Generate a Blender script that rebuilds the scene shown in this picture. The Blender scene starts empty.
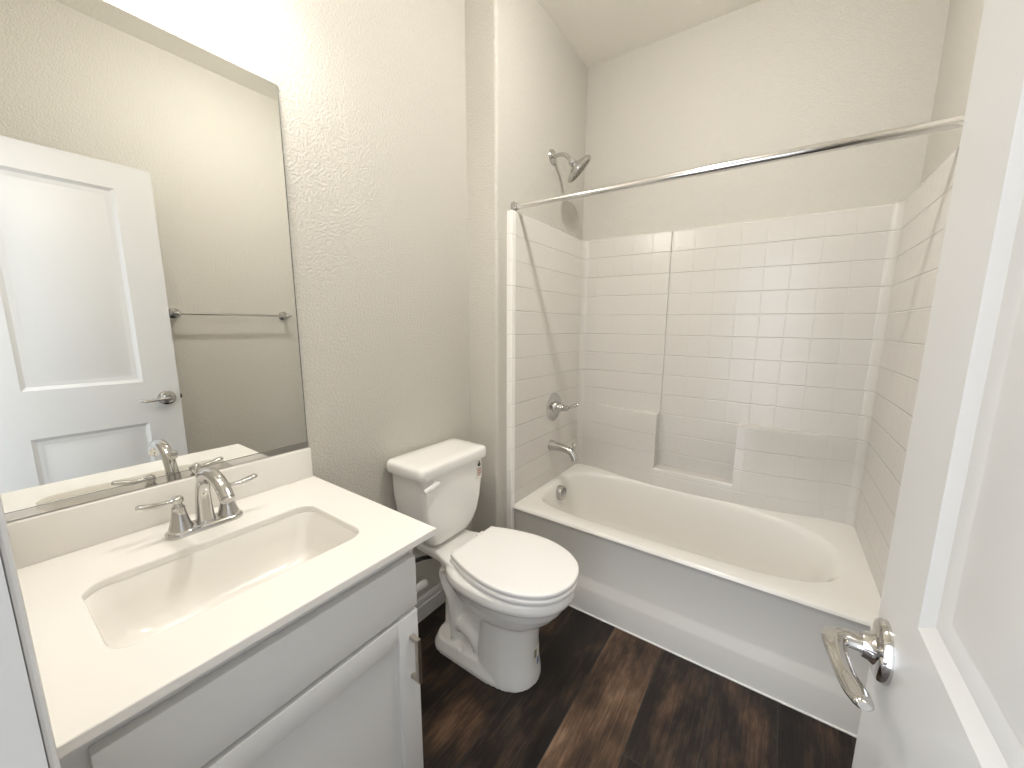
import bpy, bmesh, math, random
from mathutils import Vector, Matrix

S = bpy.context.scene
COL = S.collection
R = math.radians

# ------------------------------------------------------------------ camera
cam_d = bpy.data.cameras.new('camera')
cam = bpy.data.objects.new('camera', cam_d)
COL.objects.link(cam)
YAW, PITCH, ROLL = R(-33.0822), R(-8.979), R(0.6578)
FWD = Vector((math.sin(YAW) * math.cos(PITCH), math.cos(YAW) * math.cos(PITCH), math.sin(PITCH)))
RT0 = Vector((math.cos(YAW), -math.sin(YAW), 0))
UP0 = RT0.cross(FWD)
RT = RT0 * math.cos(ROLL) + UP0 * math.sin(ROLL)
UP = -RT0 * math.sin(ROLL) + UP0 * math.cos(ROLL)
M = Matrix((RT, UP, -FWD)).transposed().to_4x4()
M.translation = (1.2949, -0.0103, 1.3738)
cam.matrix_world = M
cam_d.sensor_width = 36
cam_d.lens = 36 * 377.148 / 1024
cam_d.shift_x = (512 - 531.189) / 1024
cam_d.shift_y = (385.577 - 384) / 1024
cam_d.clip_start = 0.01
S.camera = cam

# ------------------------------------------------------------------ world, exposure
W = bpy.data.worlds.new('world')
S.world = W
W.use_nodes = True
W.node_tree.nodes['Background'].inputs[0].default_value = (0.86, 0.92, 1.0, 1)
W.node_tree.nodes['Background'].inputs[1].default_value = 3.1
S.view_settings.view_transform = 'Standard'
S.view_settings.look = 'None'
S.view_settings.gamma = 1
S.view_settings.use_curve_mapping = False
S.view_settings.exposure = 0.27
VANITY_LIGHT = 15.0      # emission strength of the frosted shades
VANITY_BULB = 98.0      # emission strength of the bulbs at their lower mouths
CEILING_LIGHT = 400.0    # emission strength of the ceiling downlight lens

# ------------------------------------------------------------------ measures (metres)
H = 0.8636               # counter top height
XA, XR = 0.204, 1.680    # inner faces of the tub surround
XBL, XBR = 0.176, 1.728  # alcove walls
YS = 1.407               # front of the alcove walls
YT, YB = 1.500, 2.290    # tub front, back wall
YP = 2.260               # face of the back surround panel
ZT = 0.441               # tub rim
ZC = 2.907               # ceiling
XW = 1.819               # right wall
ZSU = 1.906              # top of the surround
YWF = -0.010             # room face of the wall with the doorway
XJ = 0.790               # strike jamb
XD = 1.445               # face of the opened door

# ------------------------------------------------------------------ materials
def mat(name, color, rough=0.5, metal=0.0, spec=0.5, coat=0.0):
    m = bpy.data.materials.new(name)
    m.use_nodes = True
    b = m.node_tree.nodes['Principled BSDF']
    b.inputs['Base Color'].default_value = (*color, 1)
    b.inputs['Roughness'].default_value = rough
    b.inputs['Metallic'].default_value = metal
    b.inputs['Specular IOR Level'].default_value = spec
    b.inputs['Coat Weight'].default_value = coat
    return m

class NT:
    def __init__(self, m):
        self.t = m.node_tree
        self.b = self.t.nodes['Principled BSDF']
    def n(self, kind, **kw):
        x = self.t.nodes.new(kind)
        for k, v in kw.items():
            setattr(x, k, v)
        return x
    def l(self, a, b):
        self.t.links.new(a, b)
    def math(self, op, a, b=None, c=None):
        x = self.n('ShaderNodeMath', operation=op)
        for i, v in enumerate((a, b, c)):
            if v is None:
                continue
            if isinstance(v, (int, float)):
                x.inputs[i].default_value = v
            else:
                self.l(v, x.inputs[i])
        return x.outputs[0]
    def pos(self):
        g = self.n('ShaderNodeNewGeometry')
        return g.outputs['Position']
    def noise(self, vec, scale, detail=2, rough=0.5):
        x = self.n('ShaderNodeTexNoise')
        x.inputs['Scale'].default_value = scale
        x.inputs['Detail'].default_value = detail
        x.inputs['Roughness'].default_value = rough
        self.l(vec, x.inputs['Vector'])
        return x.outputs['Fac']
    def bump(self, h, strength, dist, normal=None):
        x = self.n('ShaderNodeBump')
        x.inputs['Strength'].default_value = strength
        x.inputs['Distance'].default_value = dist
        self.l(h, x.inputs['Height'])
        if normal is not None:
            self.l(normal, x.inputs['Normal'])
        return x.outputs[0]
    def ramp(self, fac, stops):
        x = self.n('ShaderNodeValToRGB')
        e = x.color_ramp.elements
        while len(e) < len(stops):
            e.new(0.5)
        for i, (p, c) in enumerate(stops):
            e[i].position = p
            e[i].color = (*c, 1)
        self.l(fac, x.inputs[0])
        return x.outputs[0]
    def scaled(self, vec, s):
        x = self.n('ShaderNodeMapping')
        x.inputs['Scale'].default_value = s
        self.l(vec, x.inputs['Vector'])
        return x.outputs[0]

def wall_paint(name, color, strength, scale=125):
    m = mat(name, color, 0.55, spec=0.3)
    t = NT(m)
    p = t.pos()
    a = t.noise(p, scale, 3, 0.55)
    mr = t.n('ShaderNodeMapRange', interpolation_type='SMOOTHSTEP')
    mr.inputs['From Min'].default_value = 0.42
    mr.inputs['From Max'].default_value = 0.62
    t.l(a, mr.inputs['Value'])
    t.l(t.bump(mr.outputs[0], strength, 0.0022), t.b.inputs['Normal'])
    return m

M_WALL = wall_paint('greige_orange_peel_paint', (0.595, 0.574, 0.525), 0.60)
M_CEIL = wall_paint('ceiling_paint', (0.90, 0.88, 0.825), 0.35)
M_TRIM = mat('white_trim_paint', (0.66, 0.655, 0.645), 0.35)
M_DOOR = mat('white_door_paint', (0.575, 0.57, 0.56), 0.32)
M_CAB = mat('white_cabinet_lacquer', (0.70, 0.70, 0.695), 0.5)
M_COUNTER = mat('white_solid_countertop', (0.83, 0.81, 0.775), 0.16)
M_SINK = mat('white_vitreous_sink', (0.83, 0.81, 0.77), 0.24)
M_PORC = mat('white_porcelain', (0.88, 0.87, 0.85), 0.08, coat=0.3)
M_SEAT = mat('white_seat_plastic', (0.92, 0.91, 0.90), 0.2)
M_TUB = mat('white_acrylic_tub', (0.80, 0.78, 0.745), 0.16)
M_CHROME = mat('polished_chrome', (0.60, 0.59, 0.58), 0.06, 1.0)
M_SATIN = mat('brushed_nickel', (0.50, 0.46, 0.41), 0.32, 1.0)
M_ROD = mat('satin_chrome_rod', (0.78, 0.77, 0.76), 0.15, 1.0)
M_MIRROR = mat('mirror_silver', (0.93, 0.935, 0.91), 0.0, 1.0)
M_MEDGE = mat('mirror_edge_glass', (0.18, 0.19, 0.17), 0.2)
M_DARK = mat('dark_gap', (0.03, 0.03, 0.03), 0.5)
M_RUBBER = mat('black_braided_hose', (0.012, 0.012, 0.012), 0.45)
M_CAULK = mat('white_caulk', (0.86, 0.85, 0.83), 0.5)
M_NOZZLE = mat('dark_grey_rubber', (0.06, 0.06, 0.06), 0.5)
M_PAPER = mat('white_sticker_paper', (0.80, 0.77, 0.72), 0.5)
M_INK = mat('black_ink', (0.03, 0.03, 0.03), 0.5)
M_REDINK = mat('red_ink', (0.36, 0.16, 0.12), 0.5)
M_BLUEINK = mat('blue_ink', (0.12, 0.25, 0.45), 0.5)
M_GREENINK = mat('green_ink', (0.25, 0.28, 0.18), 0.5)

def glow(name, color, strength):
    m = mat(name, color, 0.4)
    b = m.node_tree.nodes['Principled BSDF']
    b.inputs['Emission Color'].default_value = (*color, 1)
    b.inputs['Emission Strength'].default_value = strength
    return m
M_BLOCKER = mat('light_blocker_paint', (0.42, 0.41, 0.39), 0.6)  # for the unseen wall added to block light
M_SHADE = glow('lit_frosted_glass', (1.0, 0.945, 0.865), VANITY_LIGHT)
M_BULB = glow('lit_bulb', (1.0, 0.945, 0.865), VANITY_BULB)
M_LENS = glow('lit_downlight_lens', (1.0, 0.96, 0.90), CEILING_LIGHT)

def tile_mat(name, axis, u0, vertical=0.30):
    m = mat(name, (0.645, 0.622, 0.590), 0.17)
    t = NT(m)
    p = t.pos()
    sp = t.n('ShaderNodeSeparateXYZ')
    t.l(p, sp.inputs[0])
    def groove(sock, off, pitch):
        f = t.math('FRACT', t.math('DIVIDE', t.math('SUBTRACT', sock, off), pitch))
        d = t.math('ABSOLUTE', t.math('SUBTRACT', f, 0.5))
        mr = t.n('ShaderNodeMapRange', interpolation_type='SMOOTHSTEP')
        mr.inputs['From Min'].default_value = 0.465
        mr.inputs['From Max'].default_value = 0.497
        t.l(d, mr.inputs['Value'])
        return mr.outputs[0]
    g = groove(sp.outputs['Z'], 1.911, 0.1165)
    if vertical > 0:
        gv = groove(sp.outputs[axis], u0, 0.1125)
        g = t.math('MAXIMUM', g, t.math('MULTIPLY', gv, vertical))
    ab = t.n('ShaderNodeMapRange', interpolation_type='SMOOTHSTEP')
    ab.inputs['From Min'].default_value = 0.455
    ab.inputs['From Max'].default_value = 0.56
    t.l(sp.outputs['Z'], ab.inputs['Value'])
    g = t.math('MULTIPLY', g, ab.outputs[0])
    inv = t.math('SUBTRACT', 1.0, g)
    n1 = t.bump(inv, 0.7, 0.0035)
    wob = t.noise(p, 60, 3)
    n2 = t.bump(wob, 0.22, 0.005, n1)
    t.l(n2, t.b.inputs['Normal'])
    return m
M_TILEX = tile_mat('moulded_tile_back', 'X', 0.748)
M_TILEY = tile_mat('moulded_tile_side', 'Y', 2.23, 0.16)
M_TILEH = tile_mat('moulded_tile_edge_lit', 'X', 0.0, 0.0)
M_TILEH.node_tree.nodes['Principled BSDF'].inputs['Base Color'].default_value = (0.90, 0.885, 0.86, 1)  # lighter than the panels: strong light on the flange put into its colour

def floor_mat():
    m = mat('dark_wood_plank', (0.1, 0.06, 0.04), 0.34, spec=0.4)
    t = NT(m)
    p = t.pos()
    at = t.n('ShaderNodeAttribute', attribute_name='tone')
    sep = t.n('ShaderNodeSeparateColor')
    t.l(at.outputs['Color'], sep.inputs[0])
    tone, shift = sep.outputs[0], sep.outputs[1]
    # shift the grain per plank
    cmb = t.n('ShaderNodeCombineXYZ')
    t.l(t.math('MULTIPLY', shift, 37.0), cmb.inputs[0])
    t.l(t.math('MULTIPLY', shift, 91.0), cmb.inputs[1])
    ad = t.n('ShaderNodeVectorMath', operation='ADD')
    t.l(p, ad.inputs[0]); t.l(cmb.outputs[0], ad.inputs[1])
    q = ad.outputs[0]
    grain = t.noise(t.scaled(q, (70, 3.2, 1)), 1.0, 7, 0.72)
    blot = t.noise(t.scaled(q, (9.5, 3.4, 1)), 1.0, 6, 0.62)
    fine = t.noise(t.scaled(q, (190, 14, 1)), 1.0, 3, 0.6)
    v = t.math('ADD', tone, t.math('MULTIPLY', t.math('SUBTRACT', grain, 0.5), 0.95))
    v = t.math('ADD', v, t.math('MULTIPLY', t.math('SUBTRACT', blot, 0.5), 1.9))
    v = t.math('ADD', v, t.math('MULTIPLY', t.math('SUBTRACT', fine, 0.5), 0.5))
    c = t.ramp(v, [(0.0, (0.006, 0.0045, 0.0038)), (0.28, (0.017, 0.0115, 0.0088)),
                   (0.55, (0.060, 0.034, 0.0215)), (0.85, (0.150, 0.088, 0.053)), (1.0, (0.24, 0.155, 0.10))])
    t.l(c, t.b.inputs['Base Color'])
    t.l(t.bump(grain, 0.15, 0.001), t.b.inputs['Normal'])
    return m
M_FLOOR = floor_mat()

# ------------------------------------------------------------------ mesh helpers
def link(name, bm, m, parent=None, smooth=35, subsurf=0, mats=None):
    bmesh.ops.remove_doubles(bm, verts=bm.verts, dist=1e-6)
    bmesh.ops.recalc_face_normals(bm, faces=bm.faces)
    me = bpy.data.meshes.new(name)
    bm.to_mesh(me)
    bm.free()
    for mm in (mats or [m]):
        me.materials.append(mm)
    if smooth:
        for p in me.polygons:
            p.use_smooth = True
        me.set_sharp_from_angle(angle=R(smooth))
    o = bpy.data.objects.new(name, me)
    COL.objects.link(o)
    if parent is not None:
        o.parent = parent
        o.matrix_parent_inverse = Matrix.Translation(-parent.location)
    if subsurf:
        s = o.modifiers.new('subdivision', 'SUBSURF')
        s.levels = s.render_levels = subsurf
    return o

def thing(name, label, cat, loc, group=None, kind=None):
    o = bpy.data.objects.new(name, None)
    o.empty_display_size = 0.05
    o.location = loc
    COL.objects.link(o)
    return tag(o, label, cat, group, kind)

def tag(o, label=None, cat=None, group=None, kind=None):
    if label: o['label'] = label
    if cat: o['category'] = cat
    if group: o['group'] = group
    if kind: o['kind'] = kind
    return o

def box(bm, x0, x1, y0, y1, z0, z1, bevel=0.0, seg=2):
    vs = [bm.verts.new((x, y, z)) for x in (x0, x1) for y in (y0, y1) for z in (z0, z1)]
    idx = [(0, 1, 3, 2), (4, 6, 7, 5), (0, 4, 5, 1), (2, 3, 7, 6), (0, 2, 6, 4), (1, 5, 7, 3)]
    fs = [bm.faces.new([vs[i] for i in f]) for f in idx]
    bmesh.ops.recalc_face_normals(bm, faces=fs)
    if bevel > 0:
        es = list({e for f in fs for e in f.edges})
        bmesh.ops.bevel(bm, geom=es, offset=bevel, segments=seg, profile=0.5, affect='EDGES')
    return bm

def bx(*a, **k):
    return box(bmesh.new(), *a, **k)

def loft(bm, rings, cap0=True, cap1=True, closed=True):
    vr = [[bm.verts.new(p) for p in r] for r in rings]
    n = len(vr[0])
    for a, b in zip(vr, vr[1:]):
        for i in range(n if closed else n - 1):
            j = (i + 1) % n
            bm.faces.new((a[i], a[j], b[j], b[i]))
    if cap0: bm.faces.new(list(reversed(vr[0])))
    if cap1: bm.faces.new(vr[-1])
    return vr

def frame_of(d):
    d = d.normalized()
    a = Vector((0, 0, 1)) if abs(d.z) < 0.9 else Vector((1, 0, 0))
    u = d.cross(a).normalized()
    return u, d.cross(u).normalized()

def catmull(pts, k=6):
    """pts: list of tuples of any length, smooth interpolation"""
    out = []
    P = [tuple(2 * a - b for a, b in zip(pts[0], pts[1]))] + list(pts) + [tuple(2 * a - b for a, b in zip(pts[-1], pts[-2]))]
    for i in range(1, len(P) - 2):
        for s in range(k):
            t = s / k
            out.append(tuple(0.5 * (2 * b + (c - a) * t + (2 * a - 5 * b + 4 * c - d) * t * t + (3 * b - a - 3 * c + d) * t ** 3)
                             for a, b, c, d in zip(P[i - 1], P[i], P[i + 1], P[i + 2])))
    out.append(tuple(pts[-1]))
    return out

def tube(bm, pts, n=16, flat=1.0, ref=None, round_ends=False, power=2.0):
    """pts: (x,y,z,r). Parallel transported circular (or flattened) section."""
    P = [Vector(p[:3]) for p in pts]
    rad = [p[3] for p in pts]
    rings = []
    u = None
    for i, c in enumerate(P):
        d = (P[min(i + 1, len(P) - 1)] - P[max(i - 1, 0)]).normalized()
        if ref is not None:
            u = (Vector(ref) - d * d.dot(Vector(ref))).normalized()
        elif u is None:
            u = frame_of(d)[0]
        else:
            u = (u - d * d.dot(u)).normalized()
        w = d.cross(u)
        ring = []
        for k in range(n):
            a = 2 * math.pi * k / n
            ca, sa = math.cos(a), math.sin(a)
            ca = math.copysign(abs(ca) ** (2 / power), ca)
            sa = math.copysign(abs(sa) ** (2 / power), sa)
            ring.append(c + u * ca * rad[i] + w * sa * rad[i] * flat)
        rings.append(ring)
    if round_ends:
        def endcap(c, ring, d, r):
            out = []
            for f in (0.5, 0.8):
                out.append([c + (v - c) * math.sqrt(1 - f * f) + d * r * f for v in ring])
            return out
        d1 = (P[-1] - P[-2]).normalized(); d0 = (P[0] - P[1]).normalized()
        rings = list(reversed(endcap(P[0], rings[0], d0, rad[0] * 0.8))) + rings + endcap(P[-1], rings[-1], d1, rad[-1] * 0.8)
    loft(bm, rings)
    return bm

def lathe(bm, base, axis, prof, n=32, cap=True):
    """prof: list of (distance along axis, radius)"""
    d = Vector(axis).normalized()
    u, w = frame_of(d)
    b = Vector(base)
    rings = []
    for t, r in prof:
        rings.append([b + d * t + (u * math.cos(2 * math.pi * k / n) + w * math.sin(2 * math.pi * k / n)) * max(r, 1e-4) for k in range(n)])
    loft(bm, rings, cap, cap)
    return bm

def rrect(cx, cy, hx, hy, r, z, k=6):
    """rounded rectangle ring in the XY plane"""
    out = []
    for sx, sy, a0 in ((1, 1, 0), (-1, 1, 90), (-1, -1, 180), (1, -1, 270)):
        for i in range(k + 1):
            a = R(a0 + 90 * i / k)
            out.append(Vector((cx + sx * (hx - r) + r * math.cos(a), cy + sy * (hy - r) + r * math.sin(a), z)))
    return out

def quad(bm, pts):
    return bm.faces.new([bm.verts.new(p) for p in pts])

# ------------------------------------------------------------------ room shell
def wall_block(name, label, x0, x1, y0, y1, z0, z1, m=M_WALL, cat='wall'):
    o = link(name, bx(x0, x1, y0, y1, z0, z1), m, smooth=0)
    return tag(o, label, cat, kind='structure')

# floor: planks running away from the door, each with its own tone
def build_floor():
    bm = bmesh.new()
    lay = bm.loops.layers.float_color.new('tone')
    rnd = random.Random(4)
    edges = [-0.10, 0.155, 0.362, 0.575, 0.783, 0.996, 1.205, 1.418, 1.63, 1.84, 2.0]
    tones = [0.30, 0.22, 0.36, 0.23, 0.62, 0.30, 0.40, 0.26, 0.35, 0.30]
    cuts = [[1.1], [0.5, 1.75], [1.22], [0.2, 1.9], [0.35], [1.02], [0.6], [1.2], [0.4], [1.0]]
    for i in range(len(edges) - 1):
        ys = [-2.4, -0.4] + cuts[i] + [2.4]
        for j in range(len(ys) - 1):
            tone = tones[i] + (0 if j == 1 + len(cuts[i]) - 1 or j == 0 else rnd.uniform(-0.10, 0.10))
            sh = rnd.random()
            g = 0.0012
            f = quad(bm, [(edges[i] + g, ys[j] + g, 0), (edges[i + 1] - g, ys[j] + g, 0), (edges[i + 1] - g, ys[j + 1] - g, 0), (edges[i] + g, ys[j + 1] - g, 0)])
            for lp in f.loops:
                lp[lay] = (tone, sh, 0, 1)
    # dark seams just below
    f = quad(bm, [(-0.1, -2.4, -0.001), (2.0, -2.4, -0.001), (2.0, 2.4, -0.001), (-0.1, 2.4, -0.001)])
    f.material_index = 1
    # slab body
    r = [Vector((-0.1, -2.4, -0.002)), Vector((2.0, -2.4, -0.002)), Vector((2.0, 2.4, -0.002)), Vector((-0.1, 2.4, -0.002))]
    vr = loft(bm, [[v + Vector((0, 0, -0.1)) for v in r], r])
    for v in vr[0] + vr[1]:
        for ff in v.link_faces:
            ff.material_index = 1
    bmesh.ops.recalc_face_normals(bm, faces=bm.faces)
    me = bpy.data.meshes.new('floor')
    bm.to_mesh(me); bm.free()
    me.materials.append(M_FLOOR); me.materials.append(M_DARK)
    o = bpy.data.objects.new('floor', me)
    COL.objects.link(o)
    return tag(o, 'dark brown wood plank floor running towards the bathtub', 'floor', kind='structure')
build_floor()

wall_block('wall_left', 'textured greige wall behind the mirror and the toilet', -0.1, 0.0, YWF, YS + 0.02, 0, ZC)
wall_block('wall_back', 'greige wall above the long side of the tub surround', -0.1, 2.0, YB, YB + 0.1, 0, ZC)
wall_block('wall_right', 'greige wall behind the opened door, carrying the towel bar', XW, XW + 0.1, YWF, YB, 0, ZC)

def build_stub(name, label, x0, x1, side, YS=YS):
    # alcove wall with a bullnose front corner on its room side
    bm = bmesh.new()
    r = 0.018
    pts = []
    if side > 0:
        pts = [(x0, YS), (x1 - r, YS)] + [(x1 - r + r * math.sin(R(a)), YS + r - r * math.cos(R(a))) for a in (15, 30, 45, 60, 75)] + [(x1, YS + r), (x1, YB), (x0, YB)]
    else:
        pts = [(x1, YB), (x0, YB), (x0, YS + r)] + [(x0 + r - r * math.sin(R(a)), YS + r - r * math.cos(R(a))) for a in (75, 60, 45, 30, 15)] + [(x0 + r, YS), (x1, YS)]
    loft(bm, [[Vector((x, y, 0)) for x, y in pts], [Vector((x, y, ZC)) for x, y in pts]])
    return tag(link(name, bm, M_WALL, smooth=40), label, 'wall', kind='structure')
build_stub('wall_alcove_left', 'greige return wall beside the toilet that carries the shower head', -0.1, XBL, 1)
build_stub('wall_alcove_right', 'greige return wall at the foot end of the bathtub', XBR, XW, -1, 1.47)
wall_block('wall_front_left', 'wall between the vanity and the doorway', -0.1, XJ - 0.018, YWF - 0.115, YWF, 0, ZC)
wall_block('wall_front_right', 'wall on the hinge side of the doorway', 1.503, XW + 0.1, YWF - 0.115, YWF, 0, ZC)
wall_block('wall_front_header', 'wall above the doorway', XJ - 0.018, 1.503, YWF - 0.115, YWF, 2.15, ZC)
wall_block('ceiling', 'pale ceiling over the bathroom and the tub alcove', -0.1, XW + 0.1, YWF - 0.115, YB + 0.1, ZC, ZC + 0.08, M_CEIL, 'ceiling')

wall_block('wall_light_blocker', 'unseen wall added behind the camera to keep outside light off the jamb', 1.60, 1.70, -2.4, YWF - 0.115, 0, ZC, M_BLOCKER)  # unseen, added to cut the world light on jamb and drawer front

# door casing and jambs
def trim_box(name, label, *a, bevel=0.003, m=M_TRIM):
    return tag(link(name, bx(*a, bevel=bevel), m, smooth=25), label, 'trim', kind='structure')
trim_box('trim_1', 'white jamb on the latch side of the doorway with a strike plate', XJ - 0.018, XJ, YWF - 0.115, YWF, 0, 2.15, bevel=0.0)
st = link('strike_plate', bx(XJ - 0.0005, XJ + 0.0015, -0.058, -0.030, 0.93, 0.99, bevel=0.0006), M_CHROME, bpy.data.objects['trim_1'])
trim_box('trim_2', 'white casing on the vanity side of the doorway', XJ - 0.075, XJ - 0.004, YWF, YWF + 0.0062, 0, 2.21)
trim_box('trim_3', 'white jamb on the hinge side of the doorway', 1.485, 1.503, YWF - 0.115, YWF, 0, 2.15, bevel=0.0)
trim_box('trim_4', 'white casing on the hinge side of the doorway', 1.489, 1.560, YWF, YWF + 0.012, 0, 2.21)
trim_box('trim_5', 'white casing across the top of the doorway', XJ - 0.075, 1.560, YWF, YWF + 0.006, 2.135, 2.21)

def baseboard(name, label, pts_in, axis):
    """profile extruded along y (axis='y', wall at x) or x"""
    prof = [(0, 0), (0.013, 0), (0.013, 0.072), (0.010, 0.078), (0.010, 0.098), (0.006, 0.108), (0.003, 0.114), (0, 0.114)]
    (a0, a1, w, s) = pts_in
    bm = bmesh.new()
    if axis == 'y':
        loft(bm, [[Vector((w + s * d, y, z)) for d, z in prof] for y in (a0, a1)])
    else:
        loft(bm, [[Vector((x, w + s * d, z)) for d, z in prof] for x in (a0, a1)])
    return tag(link(name, bm, M_TRIM, smooth=25), label, 'baseboard', kind='structure')
baseboard('baseboard_left', 'white moulded baseboard along the wall behind the toilet', (0.563, YS, 0.0, 1), 'y')
baseboard('baseboard_alcove', 'white moulded baseboard across the front of the return wall beside the toilet', (0.013, XBL, YS, -1), 'x')
baseboard('baseboard_right', 'white moulded baseboard along the wall behind the door', (0.02, YS, XW, -1), 'y')

# ------------------------------------------------------------------ door (opened against the camera's right)
def build_door():
    Y0, Y1, Z0, Z1 = 0.0, 0.643, 0.012, 2.115
    T = 0.036
    bm = bmesh.new()
    ys = [Y0, 0.128, 0.507, Y1]
    zs = [Z0, 0.235, 0.850, 1.066, 1.998, Z1]
    prof = [(0.0, 0.0), (0.003, 0.002), (0.016, 0.0075), (0.019, 0.0075), (0.031, 0.0115), (0.036, 0.0115), (0.072, 0.004)]
    def face(x, sgn):
        for i in range(3):
            for j in range(5):
                y0, y1, z0, z1 = ys[i], ys[i + 1], zs[j], zs[j + 1]
                if i == 1 and j in (1, 3):
                    rings = [[Vector((x + sgn * d, y, z)) for y, z in ((y0 + o, z0 + o), (y1 - o, z0 + o), (y1 - o, z1 - o), (y0 + o, z1 - o))] for o, d in prof]
                    loft(bm, rings, False, True)
                else:
                    quad(bm, [(x, y0, z0), (x, y1, z0), (x, y1, z1), (x, y0, z1)])
    face(XD, 1)
    face(XD + T, -1)
    for i in range(3):
        quad(bm, [(XD, ys[i], Z0), (XD, ys[i + 1], Z0), (XD + T, ys[i + 1], Z0), (XD + T, ys[i], Z0)])
        quad(bm, [(XD, ys[i], Z1), (XD, ys[i + 1], Z1), (XD + T, ys[i + 1], Z1), (XD + T, ys[i], Z1)])
    for j in range(5):
        for y in (Y0, Y1):
            quad(bm, [(XD, y, zs[j]), (XD, y, zs[j + 1]), (XD + T, y, zs[j + 1]), (XD + T, y, zs[j])])
    d = link('door_1', bm, M_DOOR, smooth=20)
    tag(d, 'white two panel door standing open on the right with a chrome lever', 'door', kind='structure')
    # lever sets on both faces
    for sgn, xf in ((-1, XD), (1, XD + T)):
        hx, hy, hz = xf, 0.588, 0.972
        b = bmesh.new()
        lathe(b, (hx, hy, hz), (sgn, 0, 0), [(0, 0.0375), (0.005, 0.0375), (0.009, 0.0355), (0.011, 0.031), (0.0125, 0.020), (0.018, 0.0165), (0.024, 0.0150)], 40)
        h = link('door_handle', b, M_CHROME, d)
        b = bmesh.new()
        pts = [(hx + sgn * 0.018, hy, hz, 0.0145), (hx + sgn * 0.036, hy, hz, 0.0135), (hx + sgn * 0.046, hy - 0.002, hz, 0.0145),
               (hx + sgn * 0.053, hy - 0.012, hz + 0.001, 0.0140), (hx + sgn * 0.053, hy - 0.034, hz + 0.002, 0.0120), (hx + sgn * 0.047, hy - 0.062, hz - 0.003, 0.0115),
               (hx + sgn * 0.040, hy - 0.086, hz - 0.003, 0.0125), (hx + sgn * 0.037, hy - 0.104, hz + 0.001, 0.0105)]
        tube(b, catmull(pts, 5), 18, 0.62, None, True)
        link('lever', b, M_CHROME, h)
    b = bx(XD + 0.006, XD + 0.030, Y1 - 0.001, Y1 + 0.0015, 0.925, 1.015, bevel=0.0006)
    lp = link('latch_plate', b, M_SATIN, d)
    link('latch_bolt', bx(XD + 0.011, XD + 0.024, Y1, Y1 + 0.011, 0.960, 0.982, bevel=0.002), M_DARK, lp)
    for z in (0.25, 1.06, 1.88):
        b = bmesh.new()
        lathe(b, (XD - 0.005, -0.006, z - 0.045), (0, 0, 1), [(0, 0.006), (0.09, 0.006)], 12)
        box(b, XD - 0.001, XD + 0.002, 0.0, 0.03, z - 0.045, z + 0.045)
        link('hinge', b, M_SATIN, d)
build_door()

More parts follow.
